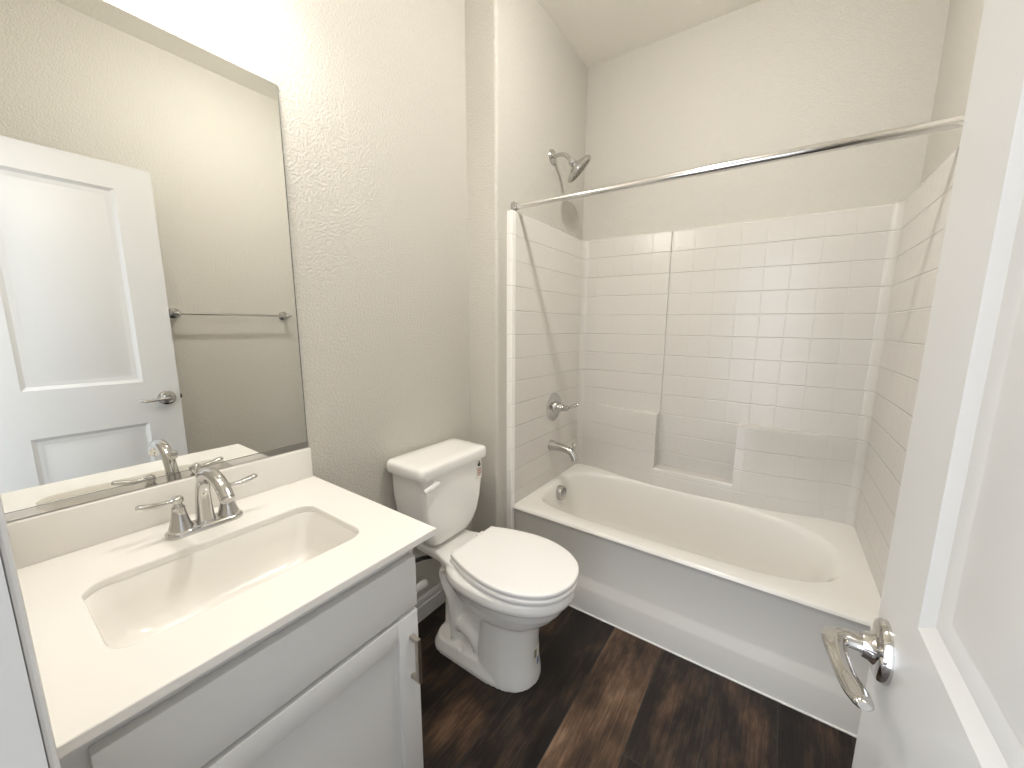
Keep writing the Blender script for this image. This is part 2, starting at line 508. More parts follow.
# ------------------------------------------------------------------ tub surround
def build_surround():
    root = thing('tub_surround', 'white moulded tile-look panels around the bathtub with two corner ledges', 'tub surround', (0.94, YP, ZT))
    x_seam, x_n1, z_top = 0.738, 1.155, 0.872
    z_n = 0.546
    # left panel with front flange
    bm = bmesh.new()
    r = 0.010
    pts = [(XBL, YT + 0.01), (XA, YT + 0.01)]
    pts += [(XA, YP - 0.035)] + [(XA + 0.035 - 0.035 * math.cos(R(a)), YP - 0.035 + 0.035 * math.sin(R(a))) for a in (22, 45, 68)] + [(XA + 0.035, YP), (XA + 0.035, YB), (XBL, YB)]
    def col(z): return [Vector((x, y, z)) for x, y in pts]
    loft(bm, [col(ZT - 0.3), col(ZT), col(ZSU - 0.008), [Vector((x - 0.004 * (x > XBL + .01), y, ZSU)) for x, y in pts]])
    link('left_panel', bm, M_TILEY, root, smooth=30)
    # front flange of the left panel, a narrow return facing the room
    bm = bmesh.new()
    yf, r2 = YT - 0.018, 0.006
    fp = [(XBL, YT + 0.0102), (XBL, yf)] + [(XA + 0.004 - r2 + r2 * math.sin(R(a)), yf + r2 - r2 * math.cos(R(a))) for a in (0, 22, 45, 68, 90)] + [(XA + 0.004, YT + 0.0102)]
    loft(bm, [[Vector((x, y, z)) for x, y in fp] for z in (0.0, ZSU - 0.004)])
    link('front_flange', bm, M_TILEH, root, smooth=30)
    # right panel
    bm = bmesh.new()
    pts = [(XBR, YB), (XR - 0.035, YB), (XR - 0.035, YP)] + [(XR - 0.035 + 0.035 * math.sin(R(a)), YP - 0.035 + 0.035 * math.cos(R(a))) for a in (22, 45, 68)] + [(XR, YP - 0.035), (XR, YT + r)]
    pts += [(XR + r - r * math.cos(R(a)), YT + r - r * math.sin(R(a))) for a in (18, 36, 54, 72)] + [(XR + r, YT), (XBR, YT)]
    loft(bm, [col(ZT - 0.3), col(ZT), col(ZSU)])
    link('right_panel', bm, M_TILEY, root, smooth=30)
    # back panel: left field stands proud of the centre and ends in a vertical seam
    bm = bmesh.new()
    e = 0.014
    xs = [(XA + 0.035, YP), (x_seam - 0.002, YP), (x_seam, YP + 0.002), (x_seam + 0.001, YP + e), (1.36, YP), (XR - 0.035, YP), (XR - 0.035, YB), (XA + 0.035, YB)]
    loft(bm, [[Vector((x, y, ZT - 0.3)) for x, y in xs], [Vector((x, y, ZSU - 0.006)) for x, y in xs], [Vector((x, y + (0.004 if y < YB else 0), ZSU)) for x, y in xs]])
    bp = link('back_panel', bm, M_TILEX, root, smooth=30)
    # lower bulge with the soap notch
    xe0, xe1 = 0.345, 1.56
    D1 = 0.070
    def depth(x):
        if x <= x_seam: t = max(0, (x - xe0) / (x_seam - xe0)); return D1 * (1 - (1 - t) ** 1.7)
        if x >= x_n1: t = max(0, (xe1 - x) / (xe1 - x_n1)); return D1 * (1 - (1 - t) ** 1.7)
        return D1
    def bulge(name, xa, xb, zt, n):
        b = bmesh.new()
        rings = []
        rr = 0.010
        for i in range(n + 1):
            x = xa + (xb - xa) * i / n
            dp = max(depth(x), 0.0005)
            y = YP - dp
            q = min(rr, dp * 0.5)
            prof = [(YP + 0.024, ZT - 0.3), (y, ZT - 0.3), (y, zt - q)] + [(y + q - q * math.cos(R(a)), zt - q + q * math.sin(R(a))) for a in (30, 60, 90)] + [(YP + 0.024, zt + 0.003)]
            rings.append([Vector((x, yy, zz)) for yy, zz in prof])
        loft(b, rings)
        return link(name, b, M_TILEX, bp, smooth=32)
    bulge('corner_ledge', xe0, x_seam, z_top, 12)
    bulge('soap_ledge', x_seam - 0.001, x_n1 + 0.001, z_n, 6)
    bulge('corner_ledge', x_n1, xe1, z_top - 0.004, 12)
build_surround()

# ------------------------------------------------------------------ bathtub
def build_tub():
    root = thing('bathtub', 'white alcove bathtub with a plain stepped apron along the far end', 'bathtub', (0.94, YT + 0.02, 0))
    bm = bmesh.new()
    N = 128
    cx, cy = 0.935, 1.885
    A, B = 0.668, 0.305
    x0, x1, y0, y1 = XA - 0.004, XR + 0.004, YT, YP - 0.0
    angs = [2 * math.pi * (i + 0.5) / N for i in range(N)]
    def outer(a):
        dx, dy = math.cos(a), math.sin(a)
        tx = ((x1 - cx) if dx > 0 else (x0 - cx)) / dx if abs(dx) > 1e-9 else 1e9
        ty = ((y1 - cy) if dy > 0 else (y0 - cy)) / dy if abs(dy) > 1e-9 else 1e9
        t = min(tx, ty)
        return cx + dx * t, cy + dy * t
    def inner(a, sx0, sx1, sy, dxc=0):
        dx, dy = math.cos(a), math.sin(a)
        n = 5.2 if dx < 0 else 3.4
        if dy > 0: n = n * (0.90 if dx < 0 else 0.74)
        ex = sx1 if dx > 0 else sx0 * 1.048
        q = (abs(dx / (A * ex)) ** n + abs(dy / ((B + (0.007 if dy > 0 else 0.0)) * sy)) ** n) ** (-1 / n)
        return cx + dxc + dx * q, cy + dy * q
    # snap four outer samples to the corners
    corners = [(x1, y1), (x0, y1), (x0, y0), (x1, y0)]
    op = [list(outer(a)) for a in angs]
    for c in corners:
        k = min(range(N), key=lambda i: (op[i][0] - c[0]) ** 2 + (op[i][1] - c[1]) ** 2)
        op[k] = list(c)
    rings = []
    r = 0.014
    def front_shift(p, dy):
        return (p[0], p[1] + (dy if p[1] < y0 + 1e-4 else 0))
    # apron from floor to rim (front only moves, the other sides go straight down)
    for z, dy in ((0.0, 0.014), (0.120, 0.014), (0.132, 0.016), (0.172, 0.0275), (0.184, 0.029), (ZT - 0.045, 0.018), (ZT - 0.026, 0.010), (ZT - 0.018, 0.003), (ZT - r, 0.0)):
        rings.append([Vector((*front_shift(p, dy), z)) for p in op])
    for a in (30, 60, 90):
        rings.append([Vector((*front_shift(p, r - r * math.cos(R(a))), ZT - r + r * math.sin(R(a)))) for p in op])
    # deck to the lip, then the basin
    for s, z, k in ((1.0, ZT, 0.0), (0.985, ZT - 0.003, 0.0), (0.972, ZT - 0.012, 0.0), (0.96, ZT - 0.03, 0.02), (0.945, ZT - 0.12, 0.06), (0.925, ZT - 0.22, 0.12),
                    (0.905, ZT - 0.29, 0.17), (0.86, ZT - 0.335, 0.21), (0.78, ZT - 0.358, 0.24), (0.6, ZT - 0.366, 0.22), (0.3, ZT - 0.37, 0.1)):
        rings.append([Vector((*inner(a, s, s - k, 1 - (1 - s) * 1.25), z)) for a in angs])
    loft(bm, rings, True, True)
    link('tub_shell', bm, M_TUB, root, smooth=40)
    link('caulk_bead', bx(XBL, XD + 0.24, YT + 0.008, YT + 0.0155, 0.0, 0.006, bevel=0.002), M_CAULK, root)
    # round overflow cover on the end wall of the basin
    b = bmesh.new()
    lathe(b, (0.262, 1.897, 0.378), (1, 0, 0.06), [(0, 0.044), (0.026, 0.044), (0.031, 0.042), (0.033, 0.037)], 32)
    ov = link('overflow_cover', b, M_CHROME, root)
    b = bmesh.new()
    for j in range(-4, 5):
        for k in range(-4, 5):
            yy, zz = 1.897 + j * 0.0088 + (0.0044 if k % 2 else 0), 0.380 + k * 0.0082
            if (yy - 1.897) ** 2 + (zz - 0.380) ** 2 < 0.034 ** 2:
                lathe(b, (0.2945, yy, zz), (1, 0, 0.06), [(0, 0.0024), (0.0012, 0.0024)], 8)
    link('overflow_hole_pattern', b, M_NOZZLE, ov)
    b = bmesh.new()
    lathe(b, (0.46, 1.885, ZT - 0.3695), (0, 0, 1), [(0, 0.038), (0.004, 0.036), (0.006, 0.02), (0.012, 0.016), (0.014, 0.010)], 28)
    link('tub_drain', b, M_CHROME, root)
build_tub()

# ------------------------------------------------------------------ tub and shower fittings
def build_fittings():
    # spout
    y, z = 1.888, 0.668
    t = thing('tub_spout', 'chrome tub spout on the tiled end wall above the overflow cover', 'spout', (XA, y, z))
    b = bmesh.new()
    tube(b, catmull([(XA, y, z, 0.033), (XA + 0.012, y, z, 0.031), (XA + 0.05, y, z - 0.001, 0.0265), (XA + 0.10, y, z - 0.006, 0.0225), (XA + 0.135, y, z - 0.017, 0.0215), (XA + 0.155, y, z - 0.040, 0.0215), (XA + 0.165, y, z - 0.062, 0.0225)], 5), 24)
    link('spout_body', b, M_CHROME, t)
    b = bmesh.new()
    lathe(b, (XA + 0.150, y, z + 0.004), (0.15, 0, 1), [(0, 0.006), (0.014, 0.006), (0.018, 0.011), (0.026, 0.012), (0.031, 0.008), (0.033, 0.003)], 18)
    link('diverter_knob', b, M_CHROME, t)
    # valve
    y, z = 1.912, 0.900
    t = thing('shower_valve', 'chrome shower valve plate with a short lever above the tub spout', 'shower valve', (XA, y, z))
    b = bmesh.new()
    lathe(b, (XA, y, z), (1, 0, 0), [(0, 0.083), (0.003, 0.083), (0.007, 0.078), (0.010, 0.060), (0.012, 0.036)], 44)
    link('escutcheon', b, M_CHROME, t)
    b = bmesh.new()
    lathe(b, (XA + 0.010, y, z), (1, 0, 0), [(0, 0.036), (0.012, 0.034), (0.020, 0.027), (0.045, 0.025), (0.050, 0.021), (0.066, 0.020), (0.070, 0.016), (0.085, 0.015), (0.090, 0.009)], 28)
    h = link('valve_handle', b, M_CHROME, t)
    b = bmesh.new()
    tube(b, catmull([(XA + 0.086, y, z, 0.011), (XA + 0.100, y, z + 0.001, 0.009), (XA + 0.116, y + 0.005, z + 0.010, 0.013), (XA + 0.134, y + 0.011, z + 0.020, 0.0155), (XA + 0.148, y + 0.015, z + 0.025, 0.010)], 5), 14, 0.7, None, True)
    link('lever', b, M_CHROME, h)
    # shower head on its arm
    y, z = 1.890, 2.275
    t = thing('wall_shower', 'chrome shower head on a short bent arm high above the valve', 'shower head', (XBL, y, z))
    b = bmesh.new()
    lathe(b, (XBL, y, z), (1, 0, 0), [(0, 0.038), (0.003, 0.038), (0.008, 0.034), (0.011, 0.020), (0.014, 0.012)], 30)
    link('flange', b, M_CHROME, t)
    b = bmesh.new()
    tube(b, catmull([(XBL + 0.006, y, z, 0.0105), (XBL + 0.045, y, z + 0.002, 0.0105), (XBL + 0.075, y, z - 0.004, 0.0105), (XBL + 0.100, y, z - 0.026, 0.0105), (XBL + 0.118, y, z - 0.050, 0.0105)], 6), 16)
    link('arm', b, M_CHROME, t)
    b = bmesh.new()
    ax = Vector((0.60, 0.42, -0.66)).normalized()
    base = Vector((XBL + 0.110, y, z - 0.038))
    lathe(b, base, ax, [(0, 0.014), (0.006, 0.020), (0.020, 0.021), (0.026, 0.018), (0.032, 0.030), (0.044, 0.055), (0.056, 0.078), (0.062, 0.083), (0.070, 0.083), (0.074, 0.077)], 40)
    hd = link('shower_head', b, M_CHROME, t)
    b = bmesh.new()
    lathe(b, base, ax, [(0.0742, 0.076), (0.0752, 0.074)], 36)
    fp = link('spray_face', b, M_SATIN, hd)
    u, w = frame_of(ax)
    b = bmesh.new()
    for rr, n in ((0.018, 8), (0.034, 14), (0.050, 20), (0.062, 24)):
        for k in range(n):
            a = 2 * math.pi * k / n
            lathe(b, base + ax * 0.0750 + (u * math.cos(a) + w * math.sin(a)) * rr, ax, [(0, 0.0024), (0.003, 0.0016)], 7)
    link('nozzle_pattern', b, M_NOZZLE, hd)
    # shower curtain rod
    t = thing('shower_curtain_rod', 'bare chrome shower curtain rod spanning the tub alcove', 'curtain rod', (XBL, 1.536, 1.934))
    p0, p1 = Vector((XBL, 1.534, 1.931)), Vector((XBR, 1.640, 1.962))
    d = (p1 - p0).normalized()
    b = bmesh.new()
    tube(b, [(*(p0 + d * 0.010), 0.0135), (*(p0 + d * 0.85), 0.0135)], 24)
    tube(b, [(*(p0 + d * 0.80), 0.0155), (*(p1 - d * 0.010), 0.0155)], 24)
    link('rod', b, M_ROD, t)
    for p, s in ((p0, 1), (p1, -1)):
        b = bmesh.new()
        lathe(b, p, d * s, [(0, 0.024), (0.006, 0.0235), (0.010, 0.017), (0.024, 0.0165)], 24)
        link('end_flange', b, M_CHROME, t)
    # towel bar on the right wall (seen in the mirror)
    z, ya, yb = 1.425, 0.754, 1.365
    t = thing('towel_bar', 'chrome towel bar on the right wall, seen in the mirror', 'towel bar', (XW, (ya + yb) / 2, z))
    b = bmesh.new()
    tube(b, [(XW - 0.075, ya - 0.012, z, 0.008), (XW - 0.075, yb + 0.012, z, 0.008)], 18)
    link('bar', b, M_CHROME, t)
    for yy, s in ((ya, -1), (yb, 1)):
        b = bmesh.new()
        lathe(b, (XW, yy, z), (-1, 0, 0), [(0, 0.033), (0.004, 0.033), (0.010, 0.028), (0.020, 0.016), (0.034, 0.0125), (0.048, 0.014), (0.058, 0.017), (0.078, 0.016), (0.086, 0.011), (0.089, 0.004)], 28)
        lathe(b, (XW - 0.075, yy, z), (0, s, 0), [(0, 0.011), (0.018, 0.010), (0.024, 0.006)], 16)
        link('post', b, M_CHROME, t)
build_fittings()

# ------------------------------------------------------------------ vanity
def build_vanity():
    y0, y1 = 0.0, 0.563
    xf = 0.569     # face frame
    xd = 0.590     # fronts
    zt = 0.8465
    t = thing('vanity_cabinet', 'white shaker vanity cabinet under the sink counter', 'cabinet', (0.28, 0.28, 0))
    b = bmesh.new()
    box(b, 0.0, xf - 0.02, y0, y0 + 0.016, 0.0, zt)
    box(b, xf - 0.02, xf, YWF + 0.0066, y0, 0.0, zt)
    box(b, 0.0, xf - 0.02, y1 - 0.016, y1, 0.0, zt)
    box(b, 0.0, xf - 0.02, y0 + 0.016, y1 - 0.016, 0.095, 0.11)
    box(b, 0.0, 0.012, y0 + 0.016, y1 - 0.016, 0.11, zt)
    # face frame
    box(b, xf - 0.02, xf, y0, y0 + 0.04, 0.095, zt)
    box(b, xf - 0.02, xf, y1 - 0.04, y1, 0.095, zt)
    for za, zb in ((zt - 0.05, zt), (0.64, 0.69), (0.095, 0.13)):
        box(b, xf - 0.02, xf, y0 + 0.04, y1 - 0.04, za, zb)
    link('carcass', b, M_CAB, t, smooth=0)
    link('toe_kick', bx(xf - 0.085, xf - 0.07, y0, y1 - 0.016, 0.0, 0.096), M_CAB, t, smooth=0)
    fy0, fy1 = 0.022, 0.5545
    link('false_drawer_front', bx(xf, xd, fy0, fy1, 0.674, 0.8085, bevel=0.0022), M_CAB, t, smooth=25)
    # shaker door
    b = bmesh.new()
    z0, z1 = 0.112, 0.662
    s = 0.058
    box(b, xf, xd, fy0, fy0 + s, z0, z1, bevel=0.002)
    box(b, xf, xd, fy1 - s, fy1, z0, z1, bevel=0.002)
    box(b, xf, xd - 0.0003, fy0 + s - 0.001, fy1 - s + 0.001, z1 - s, z1, bevel=0.002)
    box(b, xf, xd - 0.0003, fy0 + s - 0.001, fy1 - s + 0.001, z0, z0 + s, bevel=0.002)
    d = link('cabinet_door', b, M_CAB, t, smooth=25)
    link('door_panel', bx(xf + 0.003, xd - 0.0125, fy0 + s - 0.004, fy1 - s + 0.004, z0 + s - 0.004, z1 - s + 0.004), M_CAB, d, smooth=0)
    # bar pull
    hy, za, zb = 0.531, 0.482, 0.604
    b = bmesh.new()
    prof = [(xd - 0.001, zb), (xd + 0.031, zb), (xd + 0.031, za), (xd - 0.001, za), (xd - 0.001, za + 0.011), (xd + 0.021, za + 0.011), (xd + 0.021, zb - 0.011), (xd - 0.001, zb - 0.011)]
    loft(b, [[Vector((x, hy + q, z)) for x, z in prof] for q in (-0.0055, 0.0055)])
    es = [e for e in b.edges if abs(e.verts[0].co.y - e.verts[1].co.y) < 1e-6]
    bmesh.ops.bevel(b, geom=es, offset=0.0012, segments=2, profile=0.5, affect='EDGES')
    tag(link('door_pull', b, M_SATIN, d), 'brushed nickel bar pull')

    # countertop with an undermount opening
    ct = thing('countertop', 'white solid vanity countertop with a low backsplash', 'countertop', (0.3, 0.3, H))
    cx, cy, hx, hy, rr = 0.342, 0.280, 0.136, 0.2145, 0.040
    X0, X1, Y0, Y1 = 0.0, 0.610, -0.0035, 0.6075
    K = 8
    hole = rrect(cx, cy, hx, hy, rr, H, K)
    n = len(hole)
    # outer ring matched to the hole corner by corner
    out = []
    for ci, (sx, sy) in enumerate(((1, 1), (-1, 1), (-1, -1), (1, -1))):
        ex = X1 if sx > 0 else X0
        ey = Y1 if sy > 0 else Y0
        for i in range(K + 1):
            f = i / K
            h0 = hole[ci * (K + 1) + i]
            first_vertical = sx * sy > 0
            if (f < 0.5) == first_vertical:
                p = Vector((ex, h0.y + (ey - h0.y) * min(1, 2 * (f if f < .5 else 1 - f)), H))
            elif f == 0.5:
                p = Vector((ex, ey, H))
            else:
                p = Vector((h0.x + (ex - h0.x) * min(1, 2 * (f if f < .5 else 1 - f)), ey, H))
            if i == K // 2: p = Vector((ex, ey, H))
            out.append(p)
    TH = 0.0166
    b = bmesh.new()
    e = 0.0015
    def inset(ring, d, z):
        return [Vector((min(max(p.x, X0 + d), X1 - d), min(max(p.y, Y0 + d), Y1 - d), z)) for p in ring]
    def hring(grow, z):
        return rrect(cx, cy, hx + grow, hy + grow, rr + grow, z, K)
    rings = [hring(0.0, H - TH), hring(0.0, H - 0.004), hring(0.0012, H - 0.0012), hring(0.004, H), inset(out, e, H), inset(out, 0, H - e), inset(out, 0, H - TH), hring(0.0, H - TH)]
    loft(b, rings, False, False)
    link('slab', b, M_COUNTER, ct, smooth=22)
    b = bx(0.0, 0.0205, -0.0035, 0.603, H, 0.9634, bevel=0.002)
    link('backsplash', b, M_COUNTER, ct, smooth=25)

    # sink basin
    sk = thing('sink', 'white rectangular undermount sink below the faucet', 'sink', (cx, cy, H - 0.15))
    b = bmesh.new()
    rings = []
    zt2 = H - TH - 0.0005
    for gx, gy, r2, z, ox in ((0.018, 0.018, 0.055, zt2, 0), (0.002, 0.002, 0.042, zt2, 0), (-0.001, -0.001, 0.042, zt2 - 0.004, 0), (-0.008, -0.009, 0.044, zt2 - 0.05, 0.0), (-0.016, -0.020, 0.048, zt2 - 0.095, 0.0),
                          (-0.030, -0.036, 0.052, zt2 - 0.118, 0), (-0.052, -0.062, 0.050, zt2 - 0.128, 0), (-0.095, -0.150, 0.030, zt2 - 0.133, 0), (-0.118, -0.197, 0.012, zt2 - 0.136, 0)):
        rings.append(rrect(cx + ox, cy, hx + gx, hy + gy, r2, z, 8))
    rings2 = [rrect(cx, cy, hx + gx, hy + gy, r2, z, 8) for gx, gy, r2, z in ((-0.10, -0.16, 0.03, zt2 - 0.148), (-0.03, -0.04, 0.05, zt2 - 0.138), (0.0, 0.0, 0.05, zt2 - 0.10), (0.018, 0.018, 0.055, zt2 - 0.012))]
    loft(b, rings + rings2 + [rings[0]], False, False)
    b.faces.new([b.verts.new(p) for p in rings[-1]]); b.faces.new([b.verts.new(p) for p in rings2[0]])
    link('basin', b, M_SINK, sk, smooth=50)
    b = bmesh.new()
    lathe(b, (cx, cy, zt2 - 0.137), (0, 0, 1), [(0, 0.030), (0.005, 0.029), (0.006, 0.021), (0.004, 0.019), (0.008, 0.016), (0.0095, 0.008)], 28)
    link('sink_drain', b, M_CHROME, sk)
build_vanity()

# ------------------------------------------------------------------ faucet
def build_faucet():
    x, y = 0.120, 0.2875
    t = thing('sink_faucet', 'chrome two handle faucet with a curved spout behind the sink', 'faucet', (x, y, H))
    b = bmesh.new()
    loft(b, [rrect(x, y, 0.0275, 0.0775, 0.027, H, 8), rrect(x, y, 0.0275, 0.0775, 0.027, H + 0.008, 8), rrect(x, y, 0.0255, 0.0755, 0.025, H + 0.011, 8), rrect(x, y, 0.022, 0.071, 0.0215, H + 0.013, 8), rrect(x, y, 0.021, 0.070, 0.0205, H + 0.016, 8)])
    link('base_plate', b, M_CHROME, t)
    b = bmesh.new()
    pts = [(x, y, H + 0.012, 0.0215), (x, y, H + 0.022, 0.0185), (x + 0.001, y, H + 0.060, 0.0160), (x + 0.008, y, H + 0.100, 0.0140), (x + 0.030, y, H + 0.136, 0.0135), (x + 0.065, y, H + 0.153, 0.0135),
           (x + 0.105, y, H + 0.153, 0.0135), (x + 0.142, y, H + 0.139, 0.0135), (x + 0.166, y, H + 0.117, 0.0138)]
    tube(b, catmull(pts, 6), 22, 1.10, (0, 1, 0), False, 2.5)
    lathe(b, (x + 0.164, y, H + 0.120), (0.72, 0, -0.69), [(0, 0.0128), (0.009, 0.0128), (0.0095, 0.010)], 20)
    link('spout', b, M_CHROME, t)
    b = bmesh.new()
    lathe(b, (x - 0.0265, y + 0.001, H + 0.012), (0, 0, 1), [(0, 0.0035), (0.121, 0.0035), (0.126, 0.008), (0.135, 0.0105), (0.143, 0.008), (0.146, 0.003)], 16)
    link('lift_rod', b, M_CHROME, t)
    for s in (-1, 1):
        hy = y + s * 0.0475
        b = bmesh.new()
        lathe(b, (x, hy, H + 0.010), (0, 0, 1), [(0, 0.0245), (0.004, 0.0245), (0.010, 0.0225), (0.022, 0.0185), (0.040, 0.0148), (0.055, 0.0128), (0.059, 0.0130), (0.062, 0.0105), (0.066, 0.0085), (0.070, 0.0085)], 30)
        h = link('handle', b, M_CHROME, t)
        b = bmesh.new()
        lathe(b, (x, hy, H + 0.078), (0, 0, 1), [(0, 0.005), (0.003, 0.0105), (0.009, 0.0128), (0.015, 0.0115), (0.0185, 0.006)], 20)
        pts = [(x, hy, H + 0.087, 0.0090), (x + 0.001, hy + s * 0.016, H + 0.088, 0.0070), (x + 0.002, hy + s * 0.030, H + 0.0880, 0.0085), (x + 0.004, hy + s * 0.048, H + 0.0905, 0.0105), (x + 0.005, hy + s * 0.064, H + 0.0945, 0.0100)]
        tube(b, catmull(pts, 5), 16, 0.62, (1, 0, 0), True, 2.6)
        link('lever', b, M_CHROME, h)
build_faucet()

# ------------------------------------------------------------------ mirror
def build_mirror():
    t = thing('mirror', 'large frameless wall mirror above the vanity backsplash', 'mirror', (0.0, 0.29, 0.9788))
    y0, y1, z0, z1 = -0.0085, 0.602, 0.9788, 2.056
    b = bmesh.new()
    vs = box(b, 0.0005, 0.006, y0, y1, z0, z1)
    for f in b.faces:
        f.material_index = 0 if f.normal.x > 0.9 else 1
    b.normal_update()
    for f in b.faces:
        f.material_index = 0 if abs(f.normal.x) > 0.9 else 1
    link('mirror_glass', b, None, t, smooth=0, mats=[M_MIRROR, M_MEDGE])
    link('mirror_edge', bx(0.0058, 0.0066, y1 - 0.0028, y1 + 0.0002, z0, z1), M_MEDGE, t, smooth=0)
    b = bmesh.new()
    prof = [(0.0, 0.9655), (0.0095, 0.9655), (0.0095, 0.9832), (0.0075, 0.9832), (0.0075, 0.9785), (0.0, 0.9785)]
    loft(b, [[Vector((x, y, z)) for x, z in prof] for y in (y0, y1)])
    tag(link('mirror_channel', b, M_CHROME, t, smooth=0), 'chrome channel along the mirror bottom')
build_mirror()

# ------------------------------------------------------------------ toilet
def build_toilet():
    yc = 1.078
    t = thing('toilet', 'white two piece toilet with a closed elongated lid between the vanity and the bathtub', 'toilet', (0.4, yc, 0))
    # --- tank
    b = bmesh.new()
    rings = []
    for z, hw, xa, xb, r in ((0.458, 0.070, 0.060, 0.165, 0.030), (0.464, 0.098, 0.040, 0.186, 0.040), (0.480, 0.118, 0.030, 0.200, 0.042), (0.510, 0.137, 0.024, 0.208, 0.038), (0.550, 0.150, 0.020, 0.212, 0.030),
                          (0.610, 0.162, 0.018, 0.214, 0.024), (0.690, 0.172, 0.018, 0.215, 0.020), (0.795, 0.1755, 0.018, 0.216, 0.020)):
        rings.append(rrect((xa + xb) / 2, yc, (xb - xa) / 2, hw, r, z, 6))
    loft(b, rings)
    tank = link('tank', b, M_PORC, t, smooth=45)
    # --- tank lid
    b = bmesh.new()
    rings = []
    for z, g, r in ((0.790, -0.010, 0.025), (0.7905, -0.002, 0.030), (0.794, 0.0, 0.031), (0.821, 0.0, 0.031), (0.829, -0.002, 0.030), (0.834, -0.006, 0.027), (0.8365, -0.013, 0.022), (0.8378, -0.05, 0.015)):
        rings.append(rrect(0.1235, yc - 0.004, 0.1135 + g, 0.1945 + g, r, z, 8))
    loft(b, rings)
    link('tank_lid', b, M_PORC, t, smooth=45)
    # --- flush lever
    b = bmesh.new()
    lathe(b, (0.214, 0.960, 0.757), (1, 0, 0), [(0, 0.014), (0.008, 0.013), (0.014, 0.010)], 18)
    tube(b, catmull([(0.231, 0.966, 0.760, 0.010), (0.234, 0.945, 0.760, 0.0125), (0.234, 0.922, 0.754, 0.0135), (0.231, 0.902, 0.749, 0.011)], 5), 16, 0.7, (0, 0, 1), True)
    link('flush_lever', b, M_SEAT, t)
    # --- bowl and pedestal, fused into one skin
    b = bmesh.new()
    def egg(xb, xf, hw, z, n=56, e=2.0, wide=0.46):
        """closed outline, blunt at the back, rounded at the front"""
        xm = xb + (xf - xb) * wide
        out = []
        for k in range(n):
            a = 2 * math.pi * k / n
            c, s = math.cos(a), math.sin(a)
            if c >= 0:
                x = xm + (xf - xm) * abs(c) ** (2 / 2.15)
            else:
                x = xm - (xm - xb) * abs(c) ** (2 / (e + 0.9))
            out.append(Vector((x, yc + math.copysign(hw * abs(s) ** (2 / 2.1), s), z)))
        return out
    # bowl
    loft(b, [egg(0.235, 0.752, 0.170, 0.440), egg(0.225, 0.762, 0.180, 0.432), egg(0.222, 0.765, 0.183, 0.410), egg(0.224, 0.760, 0.180, 0.396), egg(0.232, 0.742, 0.168, 0.384),
             egg(0.245, 0.728, 0.158, 0.350), egg(0.262, 0.702, 0.140, 0.315), egg(0.285, 0.672, 0.124, 0.285), egg(0.305, 0.640, 0.110, 0.262), egg(0.33, 0.60, 0.085, 0.24)])
    # pedestal column
    loft(b, [egg(0.385, 0.630, 0.108, 0.300, e=4), egg(0.385, 0.622, 0.104, 0.240, e=4), egg(0.383, 0.618, 0.102, 0.160, e=4), egg(0.383, 0.621, 0.105, 0.080, e=4), egg(0.38, 0.628, 0.110, 0.025, e=4), egg(0.38, 0.629, 0.112, 0.0, e=4)])
    # deck under the tank
    rings = []
    for z, g in ((0.370, -0.06), (0.395, -0.022), (0.415, -0.004), (0.440, 0.0), (0.447, -0.003), (0.4505, -0.010)):
        rings.append([Vector((x, y, z)) for x, y in ((0.060 - g, yc - 0.100 - g), (0.200, yc - 0.106 - g), (0.300 + g, yc - 0.135 - g), (0.36, yc - 0.14 - g), (0.36, yc + 0.14 + g), (0.300 + g, yc + 0.135 + g), (0.200, yc + 0.106 + g), (0.060 - g, yc + 0.100 + g))])
    loft(b, rings)
    # rear web and foot
    loft(b, [rrect(0.30, yc, 0.155, 0.036, 0.03, 0.0), rrect(0.30, yc, 0.145, 0.036, 0.03, 0.2), rrect(0.27, yc, 0.14, 0.05, 0.03, 0.40)])
    loft(b, [rrect(0.345, yc, 0.205, 0.118, 0.075, 0.0, 8), rrect(0.345, yc, 0.205, 0.118, 0.075, 0.018, 8), rrect(0.345, yc, 0.200, 0.113, 0.072, 0.030, 8), rrect(0.345, yc, 0.190, 0.104, 0.07, 0.055, 8)])
    # trapway, bulging on both sides of the web
    tube(b, catmull([(0.250, yc, 0.375, 0.070), (0.196, yc, 0.350, 0.084), (0.205, yc, 0.300, 0.086), (0.236, yc, 0.245, 0.086), (0.246, yc, 0.185, 0.086), (0.256, yc, 0.13, 0.088), (0.262, yc, 0.05, 0.088)], 6), 24, 0.40)
    tube(b, catmull([(0.255, yc, 0.10, 0.075), (0.290, yc, 0.128, 0.085), (0.335, yc, 0.128, 0.090), (0.372, yc, 0.100, 0.090), (0.395, yc, 0.050, 0.085), (0.40, yc, 0.02, 0.08)], 6), 24, 0.50)
    bowl = link('bowl', b, M_PORC, t, smooth=0)
    md = bowl.modifiers.new('fuse', 'REMESH')
    md.mode = 'VOXEL'
    md.voxel_size = 0.0040
    md.use_smooth_shade = True
    sm = bowl.modifiers.new('soften', 'SMOOTH')
    sm.factor = 0.5
    sm.iterations = 5
    # bolt caps
    for s in (-1, 1):
        b = bmesh.new()
        lathe(b, (0.318, yc + s * 0.098, 0.046), (0, s * 0.12, 1), [(0, 0.0155), (0.010, 0.015), (0.017, 0.012), (0.021, 0.006)], 20)
        link('bolt_cap', b, M_SEAT, t)
